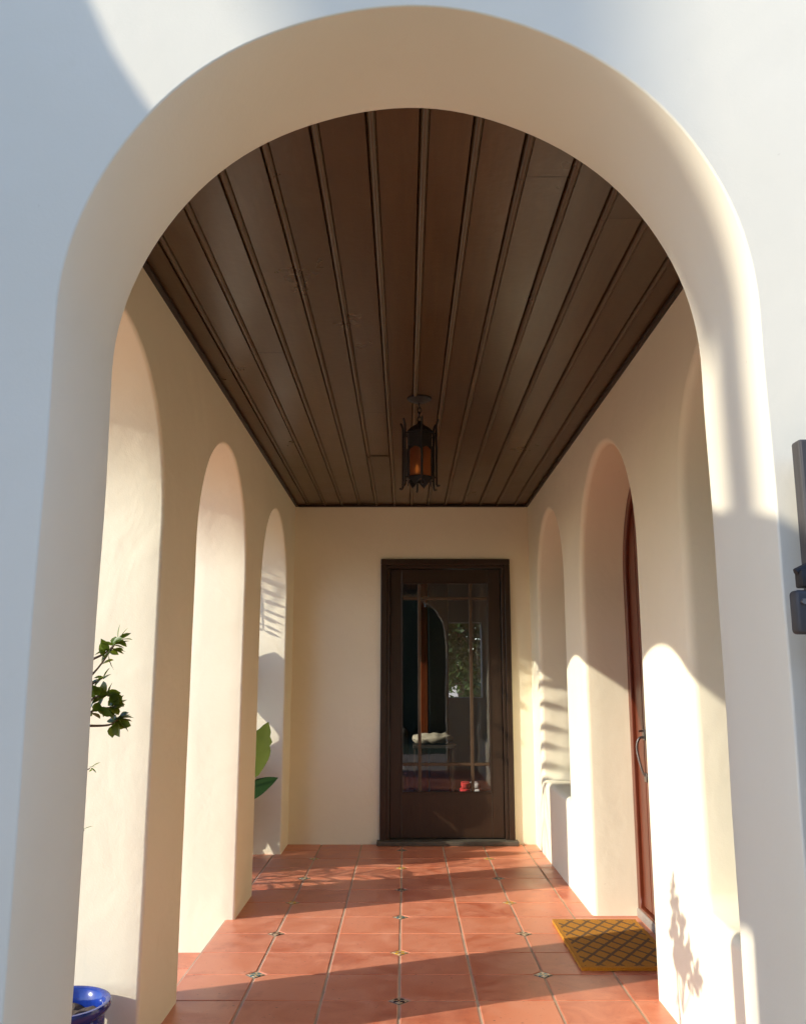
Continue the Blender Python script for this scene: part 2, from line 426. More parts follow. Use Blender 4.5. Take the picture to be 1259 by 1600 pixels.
bm = NB()
for i in range(-13, -3):
    for j in range(0, 18):
        x1, x0 = -.945 - (i + 4) * -T - G, -.945 + (i + 3) * T + G
        x0, x1 = -.95 + (i + 3) * T + G, -.95 + (i + 4) * T - G
        y1, y0 = Y0 - j * T - G, Y0 - (j + 1) * T + G
        if x1 < -2.2 and y0 > 4.6: continue
        if x1 > -1.32 and y1 > 5.34: continue
        if y0 < 1.62: continue
        add_tile(bm, tile_poly(x0, x1, y0, y1, (0, 0, 0, 0)), LOW - .012, LOW)
t2 = struct(link('lower_terrace', bm, M['tile']))
bm = NB(); box(bm, -3.75, -.95, 1.62, 6.76, LOW - .03, LOW - .005); link('grout_bed', bm, M['grout'], t2)
bm = NB(); box(bm, -5.5, -2.15, 4.65, 8.6, LOW - .04, LOW + .03); struct(link('planting_bed', bm, M['soil']))

# ------------------------------------------------------------------ walls
front = wall_solid('front_wall', 'xz', rect(-1.213, 4.25, -.6, 4.4), [wobble(arch(.006, .568, -.4, APEX, n=60), .006, 2)], YF0, YF1, .004, .008, M['white'])
tag(front, 'white stucco front wall pierced by the big rounded entrance arch nearest the camera', 'wall')
arc = wall_solid('arcade_wall', 'yz', rect(1.5, 7.3, -.5, 3.1),
                 [wobble(arch((a+b)/2, (b-a)/2, -.35, APEX), .006, i * 3.3 + 1) for i, (a, b) in enumerate(OPEN)], XL - TL, XL, .02, .014, M['plaster'])
tag(arc, 'cream stucco wall with three open arches along the left of the porch', 'wall')
DOORC, DOORHW = 4.352, .602
niche = wall_solid('house_wall', 'yz', rect(1.5, 7.32, -.5, 4.2),
                   [wobble(arch(2.60, .50, .47, APEX), .003, 4), wobble(arch(DOORC, DOORHW, -.3, APEX + .015), .003, 9), wobble(arch(6.04, .54, .52, APEX), .003, 14)],
                   XR, XR + .30, .032, .01, M['plaster'])
tag(niche, 'cream stucco house wall with arched niches and arched door recess on the right of the porch', 'wall')
DX0, DX1, DZ = -.165, .805, 2.155      # opening for the glazed door
end = wall_solid('end_wall', 'xz', rect(-1.05, 1.15, -.4, 2.95), [rect(DX0, DX1, .012, DZ)], YE, YE + .20, .008, .008, M['plaster'])
tag(end, 'cream stucco end wall of the porch around the dark glazed door', 'wall')

# ceiling
ceil = thing('plank_ceiling', 'dark brown beaded plank ceiling over the porch', 'ceiling', (0, 4.2, H))
bm = NB(); PW = .1395; xs = [.05 + PW * i + random.uniform(-.005, .005) for i in range(-8, 8)]
def board_profile(x0, x1):
    p = [(x0 - .0165, 0), (x0 - .0135, .009), (x0 - .0105, 0)]
    p += [(x0 + .0105 * -math.cos(t * math.pi / 8), -.0085 * math.sin(t * math.pi / 8)) for t in range(1, 8)]
    p += [(x0 + .0105, 0), (x0 + .0115, .0025), (x0 + .0125, 0), (x1 - .0165, 0)]
    return p
fixed = {-3: [2.415], -5: [3.6], -2: [4.48, 5.40], -1: [], 0: [], 1: []}
for i, x0 in enumerate(xs):
    x1 = xs[i + 1] if i + 1 < len(xs) else x0 + PW; k = i - 8
    if x1 < XL or x0 > XR: continue
    js = fixed.get(k, [random.uniform(2.2, 6.5)] if random.random() < .6 else [])
    ys = [1.55] + sorted(js) + [YE + .02]
    for a, b in zip(ys, ys[1:]):
        sag = random.uniform(-.003, .003)
        prof = [(min(max(x, XL - .02), XR + .02), z) for x, z in board_profile(x0, x1)]
        a2, b2 = a + (.0028 if a != ys[0] else 0), b - (.0028 if b != ys[-1] else 0)
        v0 = [bm.verts.new((x, a2, H + z + sag)) for x, z in prof]; v1 = [bm.verts.new((x, b2, H + z + sag)) for x, z in prof]
        for q in range(len(prof) - 1):
            if abs(prof[q][0] - prof[q+1][0]) < 1e-6: continue
            bm.faces.new((v0[q], v0[q+1], v1[q+1], v1[q]))
part('boards', bm, M['ceil'], ceil, 40)
bm = NB(); box(bm, XL - .03, XR + .03, 1.56, YE + .03, H + .010, H + .05); part('backing', bm, M['cdark'], ceil)
for nm in ((XL - .002, XL + .020, 1.612, YE), (XR - .020, XR + .002, 1.612, YE), (XL + .021, XR - .021, YE - .020, YE + .002)):
    bm = NB(); box(bm, nm[0], nm[1], nm[2], nm[3], H - .021, H - .002, .006); part('trim', bm, M['cdark'], ceil)
bm = NB(); box(bm, -1.20, 1.28, 1.60, 7.18, 2.76, 2.92)
tag(link('porch_roof', bm, M['cdark']), 'flat roof slab above the plank ceiling of the porch', 'roof')

# house rooms behind the walls
house = thing('house_block', 'rest of the stucco house behind the porch walls', 'house', (2, 8, 0))
bm = NB()
box(bm, 4.10, 4.25, 1.612, 10.6, -.4, 4.2)
box(bm, -1.35, .44, 10.4, 10.6, -.4, 3.1); box(bm, .90, 4.1, 10.4, 10.6, -.4, 3.1); box(bm, .44, .90, 10.4, 10.6, -.4, 1.02); box(bm, .44, .90, 10.4, 10.6, 1.89, 3.1)
box(bm, -1.35, -1.2, 7.192, 7.5, -.4, 3.1); box(bm, -1.35, -1.2, 8.3, 10.4, -.4, 3.1); box(bm, -1.35, -1.2, 7.5, 8.3, -.4, .9); box(bm, -1.35, -1.2, 7.5, 8.3, 2.1, 3.1)  # side opening added so sun reaches the curtain and cushion
box(bm, -1.2, -.90, 7.192, 7.28, -.4, 3.1)
part('wall', bm, M['room'], house)
bm = NB(); box(bm, -1.4, 4.2, 7.195, 10.65, 3.1, 3.3); box(bm, 1.296, 4.2, 1.614, 7.194, 3.1, 3.3); part('roof', bm, M['cdark'], house)
bm = NB(); box(bm, -1.19, 4.09, 7.193, 10.39, -.2, .0); box(bm, 1.50, 4.09, 1.62, 7.19, -.2, .0); part('floor', bm, M['woodfloor'], house)

# ------------------------------------------------------------------ glazed end door
gd = thing('glazed_door', 'dark brown glazed door with narrow muntins in the end wall', 'door', (.32, YE, 0))
bm = NB()
def casing(bm, x0, x1, z1, wd, y0, y1, z0=.02, bev=.005):
    box(bm, x0, x0 + wd, y0, y1, z0, z1 - wd, bev); box(bm, x1 - wd, x1, y0, y1, z0, z1 - wd, bev); box(bm, x0, x1, y0 - .002, y1, z1 - wd, z1, bev)
casing(bm, -.195, .835, 2.180, .045, YE - .026, YE + .03)
casing(bm, -.152, .792, 2.137, .030, YE - .008, YE + .16)
part('door_frame', bm, M['brown'], gd)
bm = NB(); box(bm, -.215, .855, YE - .085, YE + .17, .001, .034, .006); part('threshold', bm, M['sill'], gd)
LY0, LY1 = YE + .018, YE + .060
lx0, lx1, lz0, lz1 = -.118, .758, .042, 2.10
GX0, GX1, GZ0, GZ1 = -.030, .668, .372, 1.995
bm = NB()
box(bm, lx0, GX0, LY0, LY1, lz0, lz1, .003); box(bm, GX1, lx1, LY0, LY1, lz0, lz1, .003)
box(bm, GX0 + .0005, GX1 - .0005, LY0 + .001, LY1 - .001, lz0, GZ0, .003); box(bm, GX0 + .0005, GX1 - .0005, LY0 + .001, LY1 - .001, GZ1, lz1, .003)
leaf = part('door_leaf', bm, M['brown'], gd)
# thin glazing stops round the opening
bm = NB(); q = .010
box(bm, GX0, GX0 + q, LY0 - .005, LY0 + .02, GZ0, GZ1, .002); box(bm, GX1 - q, GX1, LY0 - .005, LY0 + .02, GZ0, GZ1, .002)
box(bm, GX0 + q, GX1 - q, LY0 - .005, LY0 + .02, GZ0, GZ0 + q, .002); box(bm, GX0 + q, GX1 - q, LY0 - .005, LY0 + .02, GZ1 - q, GZ1, .002)
o = part('glazing_bead', bm, M['brown'], gd); o.parent = leaf
VX = (.112, .520); VZ = (.585, 1.868); mw = .013
def muntin(*a):
    b_ = NB(); box(b_, *a, .003); o = part('muntin', b_, M['bar'], gd); o.parent = leaf
for x in VX: muntin(x - mw, x + mw, LY0 + .002, LY0 + .026, GZ0 + .011, GZ1 - .011)
for z in VZ:
    e = [GX0 + .011, VX[0] - mw, VX[0] + mw, VX[1] - mw, VX[1] + mw, GX1 - .011]
    for a, b in ((0, 1), (2, 3), (4, 5)): muntin(e[a], e[b], LY0 + .003, LY0 + .025, z - mw * .9, z + mw * .9)
bm = NB()
v = [bm.verts.new(p) for p in ((GX0 - .005, LY0 + .015, GZ0 - .005), (GX1 + .005, LY0 + .015, GZ0 - .005), (GX1 + .005, LY0 + .015, GZ1 + .005), (GX0 - .005, LY0 + .015, GZ1 + .005))]
bm.faces.new(v); o = part('pane', bm, M['glass'], gd); o.parent = leaf

# things seen dimly through its glass
bm = NB(); n = 40
fr = [(.150 + .072 * i / n, 8.75 + .02 * math.sin(i * 1.3)) for i in range(n + 1)]
v0 = [bm.verts.new((x, y, .02)) for x, y in fr]; v1 = [bm.verts.new((x, y, 2.4)) for x, y in fr]
v2 = [bm.verts.new((x, y + .012, .02)) for x, y in fr]; v3 = [bm.verts.new((x, y + .012, 2.4)) for x, y in fr]
for i in range(n):
    bm.faces.new((v0[i], v0[i+1], v1[i+1], v1[i])); bm.faces.new((v2[i+1], v2[i], v3[i], v3[i+1])); bm.faces.new((v1[i], v1[i+1], v3[i+1], v3[i]))
tag(link('curtain', bm, M['orange'], None, 60), 'narrow orange curtain seen through the door glass', 'curtain')
sf = thing('sofa', 'dark sofa seen low on the left through the door glass', 'sofa', (-.3, 8.4, 0))
bm = NB(); box(bm, -1.0, .03, 7.95, 8.65, .10, .44, .05, 3); part('seat', bm, M['sofa'], sf, 40)
bm = NB(); box(bm, -1.0, -.86, 7.95, 8.65, .445, .70, .05, 3); part('armrest', bm, M['sofa'], sf, 40)
bm = NB(); box(bm, -.85, .03, 8.45, 8.66, .445, .78, .06, 3); part('backrest', bm, M['sofa'], sf, 40)
for x in (-.95, -.06):
    bm = NB(); box(bm, x, x + .06, 8.0, 8.06, .0, .099); part('leg', bm, M['darkwood'], sf)
tb = thing('side_table', 'dark low table behind the door glass', 'table', (.26, 8.36, 0))
bm = NB(); box(bm, .07, .47, 8.22, 8.50, .61, .64, .005); part('table_top', bm, M['darkwood'], tb)
for x in (.075, .425):
    for y in (8.235, 8.465):
        bm = NB(); box(bm, x, x + .02, y, y + .02, .0, .609); part('leg', bm, M['darkwood'], tb)
bm = NB(); bmesh.ops.create_icosphere(bm, subdivisions=4, radius=1)
for v in bm.verts:
    q = v.co.copy(); v.co = Vector((.255 + q.x * .19, 8.36 + q.y * .12, .69 + q.z * .045 * (1 + .5 * abs(q.x) ** 3) + .02 * noise.noise(q * 3)))
tag(link('cushion', bm, M['cloth'], None, 180), 'pale rumpled cushion on the dark table behind the door glass', 'cushion')
tr_ = thing('folded_towels', 'red and white folded cloths low behind the door glass', 'towels', (.60, 8.53, 0))
for k, (mm, x0, x1) in enumerate((('redc', .49, .58), ('whitec', .582, .67), ('redc', .50, .585), ('whitec', .587, .66))):
    bm = NB(); z = .175 + .055 * (k // 2); box(bm, x0 + .025, x1 + .025, 8.45, 8.62, z, z + .052, .015, 3); part('cloth', bm, M[mm], tr_, 40)
bs = thing('storage_bench', 'low dark bench under the red and white cloths', 'bench', (.62, 8.5, 0))
bm = NB(); box(bm, .48, .88, 8.36, 8.75, .14, .174, .004); part('seat', bm, M['darkwood'], bs)
for x in (.50, .82):
    bm = NB(); box(bm, x, x + .04, 8.38, 8.73, .0, .139); part('leg', bm, M['darkwood'], bs)
bk = thing('bookcase', 'tall dark cabinet standing inside behind the door glass', 'cabinet', (.32, 9.2, 0))
bm = NB(); box(bm, .24, .44, 9.0, 9.4, .0, 2.2, .006); part('carcass', bm, M['darkwood'], bk)

# ------------------------------------------------------------------ arched door in the right recess
dx = XR + .255
ad = thing('arched_door', 'reddish brown arched wooden door deep in the right wall recess', 'door', (dx, DOORC, 0))
DB = .055
def arch_slab(name, hw, base, apex, x0, x1, m, root, holes=(), r=.004):
    o = wall_solid(name, 'yz', arch(DOORC, hw, base, apex), [h for h in holes], x0, x1, r, r, m)
    off = Vector(root.location); o.data.transform(Matrix.Translation(-off)); o.parent = root; return o
arch_slab('door_frame', DOORHW + .06, DB - .03, APEX + .07, dx - .012, dx + .06, M['red'], ad, [arch(DOORC, DOORHW - .055, DB, APEX - .045)])
nb = 7; hw = DOORHW - .058; pl = []
o = arch_slab('door_leaf', hw, DB + .004, APEX - .05, dx + .012, dx + .055, M['red'], ad)
bm = NB()
for k in range(nb):
    ya = DOORC - hw + 2 * hw * k / nb + .004; yb = DOORC - hw + 2 * hw * (k + 1) / nb - .004
    def top(y): return APEX - .05 - hw + math.sqrt(max(0, hw * hw - (y - DOORC) ** 2)) - .006
    ys = [ya + (yb - ya) * t / 6 for t in range(7)]
    lo = [(y, DB + .01) for y in (ya, yb)]; poly = lo + [(y, max(top(y), DB + .2)) for y in ys[::-1]]
    a = [bm.verts.new((dx + .0115, y, z)) for y, z in poly]; b = [bm.verts.new((dx + .004, y + (.003 if y < (ya+yb)/2 else -.003), z)) for y, z in poly]
    for i in range(len(poly)): bm.faces.new((a[i-1], a[i], b[i], b[i-1]))
    bm.faces.new(b)
p = part('plank_face', bm, M['red'], ad); p.parent = o
bm = NB()
hy = 4.72
hp = [(dx - .004, hy - .005, .935), (dx - .022, hy, .932), (dx - .033, hy + .004, .912), (dx - .037, hy + .008, .880), (dx - .034, hy + .006, .845), (dx - .026, hy, .800), (dx - .016, hy - .004, .760), (dx - .004, hy - .006, .740)]
def smooth_path(p, n=6):
    p = [Vector(q) for q in p]; out = []
    for i in range(len(p) - 1):
        a, b, c, d = p[max(i-1, 0)], p[i], p[i+1], p[min(i+2, len(p)-1)]
        for k in range(n):
            t = k / n; out.append(.5 * ((2*b) + (c-a)*t + (2*a-5*b+4*c-d)*t*t + (3*b-a-3*c+d)*t**3))
    return out + [p[-1]]
tube(bm, smooth_path(hp), .0065, 10)
box(bm, dx - .004, dx + .003, hy - .03, hy + .02, .920, .975, .002); box(bm, dx - .004, dx + .003, hy - .03, hy + .02, .71, .755, .002)
tube(bm, [(dx - .005, hy - .004, .968), (dx - .026, hy, .966)], .005, 8)
part('handle', bm, M['handle'], ad, 40)
bm = NB(); box(bm, XR + .235, 1.49, DOORC - DOORHW - .02, DOORC + DOORHW + .02, -.02, DB - .012, .012, 3)
part('threshold', bm, M['stone'], ad, 40)

# windows at the back of the two niches
for c, hw_, base, lab in ((2.60, .50, .47, 'arched window deep in the niche nearest the entrance arch'), (6.04, .54, .52, 'arched window deep in the far niche beside the end wall')):
    wd = thing('arched_window', lab, 'window', (XR + .26, c, base), 'arched windows in the wall niches')
    x0 = XR + .24
    def W(name, loop, holes, a, b, m):
        o = wall_solid(name, 'yz', loop, holes, a, b, .004, .004, m); o.data.transform(Matrix.Translation(-Vector(wd.location))); o.parent = wd; return o
    W('frame', arch(c, hw_ + .05, base - .04, APEX + .05), [arch(c, hw_ - .05, base + .05, APEX - .05)], x0, x0 + .05, M['brown'])
    bm = NB(); box(bm, x0 + .01, x0 + .035, c - .012, c + .012, base + .06, APEX - .06); part('muntin', bm, M['brown'], wd)
    for z in (1.0, 1.5, 1.95):
        bm = NB(); box(bm, x0 + .012, x0 + .033, c - hw_ + .06, c - .013, z - .01, z + .01); box(bm, x0 + .012, x0 + .033, c + .013, c + hw_ - .06, z - .01, z + .01); part('muntin', bm, M['brown'], wd)
    W('pane', arch(c, hw_ - .04, base + .04, APEX - .04), [], x0 + .02, x0 + .026, M['glass'])

# ------------------------------------------------------------------ lantern
lx, ly = .071, 4.23
ln = thing('hanging_lantern', 'black iron hexagonal lantern with amber glass hanging from the plank ceiling', 'lantern', (lx, ly, H))
bm = NB(); lathe(bm, (lx, ly, H), [(.005, -.030), (.014, -.028), (.030, -.022), (.050, -.016), (.060, -.010), (.062, -.004), (.062, .001)], 32); part('canopy', bm, M['iron'], ln, 40)
bm = NB(); z = H - .026
for k in range(4):
    zc = z - .015 - k * .024; pts = []
    for t in range(17):
        a = t * 2 * math.pi / 16; u = .009 * math.cos(a); w_ = .016 * math.sin(a)
        pts.append((lx + (u if k % 2 else 0), ly + (0 if k % 2 else u), zc + w_))
    tube(bm, pts, .0028, 6, False)
part('chain', bm, M['iron'], ln, 60)
ZT, ZB = 2.475, 2.205
def hexring(r, z, rot=0): return [(lx + r * math.cos(rot + k * math.pi / 3), ly + r * math.sin(rot + k * math.pi / 3), z) for k in range(6)]
def hexloft(bm, rows, rot=math.pi / 6, cap=True):
    rings = [[bm.verts.new(p) for p in hexring(r, z, rot)] for r, z in rows]
    for a, b in zip(rings, rings[1:]):
        for k in range(6): bm.faces.new((a[k-1], a[k], b[k], b[k-1]))
    if cap: bm.faces.new(rings[0][::-1]); bm.faces.new(rings[-1])
rot = math.pi / 6 + .12
bm = NB(); hexloft(bm, [(.068, ZT - .035), (.074, ZT - .034), (.074, ZT - .028), (.050, ZT - .006), (.022, ZT + .012), (.012, ZT + .020), (.006, ZT + .034)], rot); part('cap', bm, M['iron'], ln)
bm = NB(); hexloft(bm, [(.066, ZT - .0355), (.066, ZT - .105), (.062, ZT - .105), (.062, ZT - .0355)], rot, False)
for k in range(6):      # scalloped lower edge of the black skirt
    a0, a1 = rot + k * math.pi / 3, rot + (k + 1) * math.pi / 3
    P0, P1 = Vector((math.cos(a0), math.sin(a0), 0)) * .0655, Vector((math.cos(a1), math.sin(a1), 0)) * .0655
    nn = 12
    up = [bm.verts.new(Vector((lx, ly, ZT - .104)) + P0.lerp(P1, t / nn)) for t in range(nn + 1)]
    dn = [bm.verts.new(Vector((lx, ly, ZT - .108 - .020 * (abs(2 * t / nn - 1) ** 1.6))) + P0.lerp(P1, t / nn)) for t in range(nn + 1)]
    for t in range(nn): bm.faces.new((up[t], up[t+1], dn[t+1], dn[t]))
part('skirt', bm, M['iron'], ln)
bm = NB(); hexloft(bm, [(.059, ZB + .012), (.059, ZT - .09)], rot, False); part('amber_glass', bm, M['amber'], ln)
bm = NB(); hexloft(bm, [(.066, ZB + .014), (.068, ZB + .010), (.068, ZB - .004), (.058, ZB - .004), (.058, ZB + .014)], rot, False)
for k in range(6):      # pointed drops under the rim
    a0, a1 = rot + k * math.pi / 3, rot + (k + 1) * math.pi / 3
    P0, P1 = Vector((math.cos(a0), math.sin(a0), 0)) * .067, Vector((math.cos(a1), math.sin(a1), 0)) * .067
    c_ = Vector((lx, ly, ZB - .003)); q = [c_ + P0.lerp(P1, .12), c_ + P0.lerp(P1, .5) - Vector((0, 0, .030)), c_ + P0.lerp(P1, .88)]
    n_ = (P0 + P1).normalized() * .004
    a = [bm.verts.new(x) for x in q]; b = [bm.verts.new(x - n_) for x in q]
    bm.faces.new(a); bm.faces.new(b[::-1])
    for i in range(3): bm.faces.new((a[i-1], a[i], b[i], b[i-1]))
part('lower_rim', bm, M['iron'], ln)
for k in range(6):
    a = rot + k * math.pi / 3; cx, sy = math.cos(a), math.sin(a)
    def at(r, z): return (lx + r * cx, ly + r * sy, z)
    bm = NB()
    tube(bm, smooth_path([at(.102, ZT + .030), at(.094, ZT + .012), at(.090, ZT - .03), at(.090, ZB), at(.090, ZB - .030), at(.097, ZB - .040), at(.107, ZB - .036)], 4), .0052, 6)
    tube(bm, [at(.066, ZT - .04), at(.090, ZT - .04)], .003, 6); tube(bm, [at(.066, ZB + .004), at(.090, ZB + .004)], .003, 6)
    tube(bm, [at(.0665, ZT - .105), at(.0665, ZB + .012)], .0045, 6)
    part('cage_bar', bm, M['iron'], ln, 60)
bm = NB(); lathe(bm, (lx - .006, ly, ZB + .03), [(.004, .0), (.008, .012), (.0095, .022), (.007, .034), (.003, .044), (.001, .050)], 16); part('bulb', bm, M['bulb'], ln, 60)
bm = NB(); lathe(bm, (lx - .006, ly, ZB + .0), [(.010, .0), (.010, .029)], 16); part('candle_tube', bm, M['iron'], ln, 40)

# ------------------------------------------------------------------ doormat
bm = NB()
nx, ny = 26, 40
mx0, mx1, my0, my1 = .757, 1.185, 4.06, 4.825
def mz(x, y): return .017 + .0012 * noise.noise(Vector((x * 9, y * 9, 3)))
grid = [[bm.verts.new((mx0 + (mx1 - mx0) * i / nx + .005 * noise.noise(Vector((j * .8, i * .1, 5))) * (i in (0, nx)), my0 + (my1 - my0) * j / ny + .005 * noise.noise(Vector((i * .8, j * .1, 9))) * (j in (0, ny)), 0)) for j in range(ny + 1)] for i in range(nx + 1)]
for r_ in grid:
    for v in r_: v.co.z = mz(v.co.x, v.co.y)
for i in range(nx):
    for j in range(ny): bm.faces.new((grid[i][j], grid[i+1][j], grid[i+1][j+1], grid[i][j+1]))
edge = [grid[i][0] for i in range(nx + 1)] + [grid[nx][j] for j in range(1, ny + 1)] + [grid[i][ny] for i in range(nx - 1, -1, -1)] + [grid[0][j] for j in range(ny - 1, 0, -1)]
low = [bm.verts.new((v.co.x, v.co.y, .0018)) for v in edge]
for i in range(len(edge)): bm.faces.new((edge[i-1], edge[i], low[i], low[i-1]))
o = link('doormat', bm, M['coir'], None, 40); local(o, ((mx0 + mx1) / 2, (my0 + my1) / 2, .002))
tag(o, 'ochre coir doormat with dark diamond lattice before the arched red door', 'doormat')

# ------------------------------------------------------------------ blue glazed pot
px, py = -1.085, 3.0
pot = thing('glazed_pot', 'cobalt blue glazed pot of soil on the lower tiles inside the nearest left arch', 'pot', (px, py, LOW))
hz = .235 - LOW
bm = NB()
prof = [(.095, 0), (.100, .004), (.112, .06), (.126, .16), (.134, .24), (.134, hz - .055), (.131, hz - .042), (.142, hz - .030), (.151, hz - .018), (.153, hz - .008), (.149, hz), (.140, hz + .001), (.130, hz - .006), (.122, hz - .05), (.118, hz - .12), (.02, hz - .121)]
lathe(bm, (px, py, LOW), prof, 64); part('body', bm, M['blue'], pot, 50)
bm = NB(); seg = 40
rings = []
for r_ in (.0, .03, .06, .09, .1185):
    rings.append([bm.verts.new((px + r_ * math.cos(k * 2 * math.pi / seg), py + r_ * math.sin(k * 2 * math.pi / seg), LOW + hz - .048 + .012 * noise.noise(Vector((r_ * 30, k * .7, 1))))) for k in range(seg)])
for a, b in zip(rings, rings[1:]):
    for k in range(seg): bm.faces.new((a[k-1], a[k], b[k], b[k-1]))
part('soil', bm, M['soil'], pot)

# ------------------------------------------------------------------ leaves
def leaf_blade(bm, base, d, up, L, W_, fold=.25, curl=.2, n=5, shape=1.0, ragged=0):
    d = Vector(d).normalized(); up = Vector(up); s_ = d.cross(up)
    s_ = s_.normalized() if s_.length > 1e-4 else d.orthogonal().normalized(); u = s_.cross(d).normalized()
    rows = []
    for i in range(n + 1):
        t = i / n; wv = W_ * .5 * (math.sin(math.pi * min(1, t ** shape)) ** .8 if 0 < t < 1 else .03)
        wl = wv * (1 + random.uniform(-ragged, ragged)); wr = wv * (1 + random.uniform(-ragged, ragged))
        c = Vector(base) + d * L * t - u * curl * L * t * t
        rows.append((bm.verts.new(c - s_ * wl + u * wl * fold), bm.verts.new(c), bm.verts.new(c + s_ * wr + u * wr * fold)))
    for a, b in zip(rows, rows[1:]):
        for k in range(2): bm.faces.new((a[k], a[k+1], b[k+1], b[k]))
def rv_(p): return noise.noise_vector(p * 9)
def rv(): return Vector((random.uniform(-1, 1), random.uniform(-1, 1), random.uniform(-1, 1)))

# potted shrub whose twigs show past the front arch (sits just behind the first pier)
sx_, sy_ = -1.08, 2.45
sh = thing('potted_shrub', 'leafy shrub with small glossy leaves reaching out through the nearest left arch', 'shrub', (sx_, sy_, LOW))
bm = NB(); lathe(bm, (sx_, sy_, LOW), [(.07, 0), (.075, .004), (.105, .20), (.118, .21), (.118, .235), (.104, .236), (.100, .19), (.01, .189)], 40); part('pot', bm, M['tile'], sh, 40)
bmS, bmL = NB(), NB()
def sprig(tip, root, n, size, wid=.45, spread=.07, along=.5):
    root = Vector(root); tip = Vector(tip); mid = root.lerp(tip, .55) + rv() * .02
    path = smooth_path([root, mid, tip], 6); tube(bmS, path, [.0045 - .003 * i / (len(path) - 1) for i in range(len(path))], 5)
    for k in range(n):
        t = 1 - along * random.random() ** 1.4; p = path[min(len(path) - 1, int(t * (len(path) - 1)))]
        d = (tip - root).normalized() * .5 + rv(); leaf_blade(bmL, p + rv() * .006, d, Vector((-.5, -.4, .8)) + rv() * .7, size * random.uniform(.7, 1.2), size * wid, .2, .15, 4)
stemtop = (-1.03, 2.62, .80)
st = smooth_path([(sx_, sy_, .03), (-1.06, 2.52, .45), stemtop, (-1.00, 2.66, 1.05), (-.985, 2.68, 1.30)], 6)
tube(bmS, st, [.011 - .006 * i / (len(st) - 1) for i in range(len(st))], 7)
sprig((-.872, 2.7, 1.155), (-1.00, 2.66, 1.08), 22, .044, .62)
sprig((-.855, 2.7, 1.125), (-.95, 2.68, 1.10), 17, .046, .7, along=.35)
sprig((-.885, 2.7, 1.190), (-.96, 2.68, 1.12), 14, .044, .7, along=.4)
sprig((-.880, 2.7, 1.350), (-.99, 2.68, 1.20), 18, .044, .5)
sprig((-.870, 2.7, 1.365), (-.98, 2.68, 1.28), 9, .042, .45, along=.4)
sprig((-.915, 2.7, 1.240), (-1.0, 2.67, 1.14), 10, .036)
for tip in ((-1.02, 2.62, 1.40), (-1.0, 2.58, 1.32), (-1.05, 2.66, 1.27), (-.99, 2.54, 1.22), (-1.0, 2.42, 1.17), (-1.03, 2.48, 1.24), (-.98, 2.60, 1.18)):
    sprig(tip, (-1.03, 2.60, 1.0), 18, .060, .66)
for tip in ((-.938, 2.7, .975), (-.943, 2.7, .80)): sprig(tip, (-1.0, 2.64, tip[2] - .06), 4, .03, .4, along=.2)
part('stem', bmS, M['stem'], sh, 60); part('foliage', bmL, M['shrub'], sh, 60)

# bird of paradise clump beyond the third arch
bx_, by_ = -1.72, 6.15
bp_ = thing('broad_leaf_plant', 'broad leaved green plant standing outside the farthest left arch', 'plant', (bx_, by_, LOW + .03))
def paddle(tip, base, L, W_, up, m, ragged=.05, curl=.1):
    bm = NB(); d = (Vector(tip) - Vector(base))
    leaf_blade(bm, base, d, up, d.length, W_, .12, curl, 14, .9, ragged); part('leaf', bm, m, bp_, 60)
    bm = NB(); tube(bm, smooth_path([(bx_ + random.uniform(-.08, .08), by_ + random.uniform(-.08, .08), LOW + .03), Vector(base).lerp(Vector((bx_, by_, LOW)), .45) + Vector((-.02, 0, .05)), base], 6), [.012] * 12 + [.006], 6); part('stalk', bm, M['boplight'], bp_, 60)
paddle((-.905, 5.95, .955), (-1.02, 5.95, .58), .4, .17, (-.2, -1, .2), M['boplight'], .16, 0)
paddle((-.842, 5.9, .620), (-1.12, 5.92, .44), .3, .15, (-.3, -.8, .7), M['bop'], .03, .1)
paddle((-1.40, 6.42, 1.62), (-1.48, 6.35, 1.10), .5, .26, (-.7, -.5, .4), M['bop'])
paddle((-1.22, 6.45, 1.50), (-1.42, 6.40, 1.08), .5, .24, (-.7, -.6, .4), M['bop'])
paddle((-1.62, 6.30, 1.62), (-1.60, 6.20, 1.05), .5, .26, (-.8, -.4, .4), M['bop'])
for k in range(34):
    a = random.uniform(0, 2 * math.pi); r_ = random.uniform(.05, .36); bz = random.uniform(.05, .66)
    b0 = Vector((-1.50 + r_ * math.cos(a), 6.20 + r_ * math.sin(a), bz)); t0 = b0 + Vector((.16 * math.cos(a), .16 * math.sin(a), random.uniform(.3, .46)))
    t0.x = min(t0.x, -1.25); b0.x = min(b0.x, -1.28)
    paddle(t0, b0, .45, .20, (-.7, -.5, .5), M['bop'])

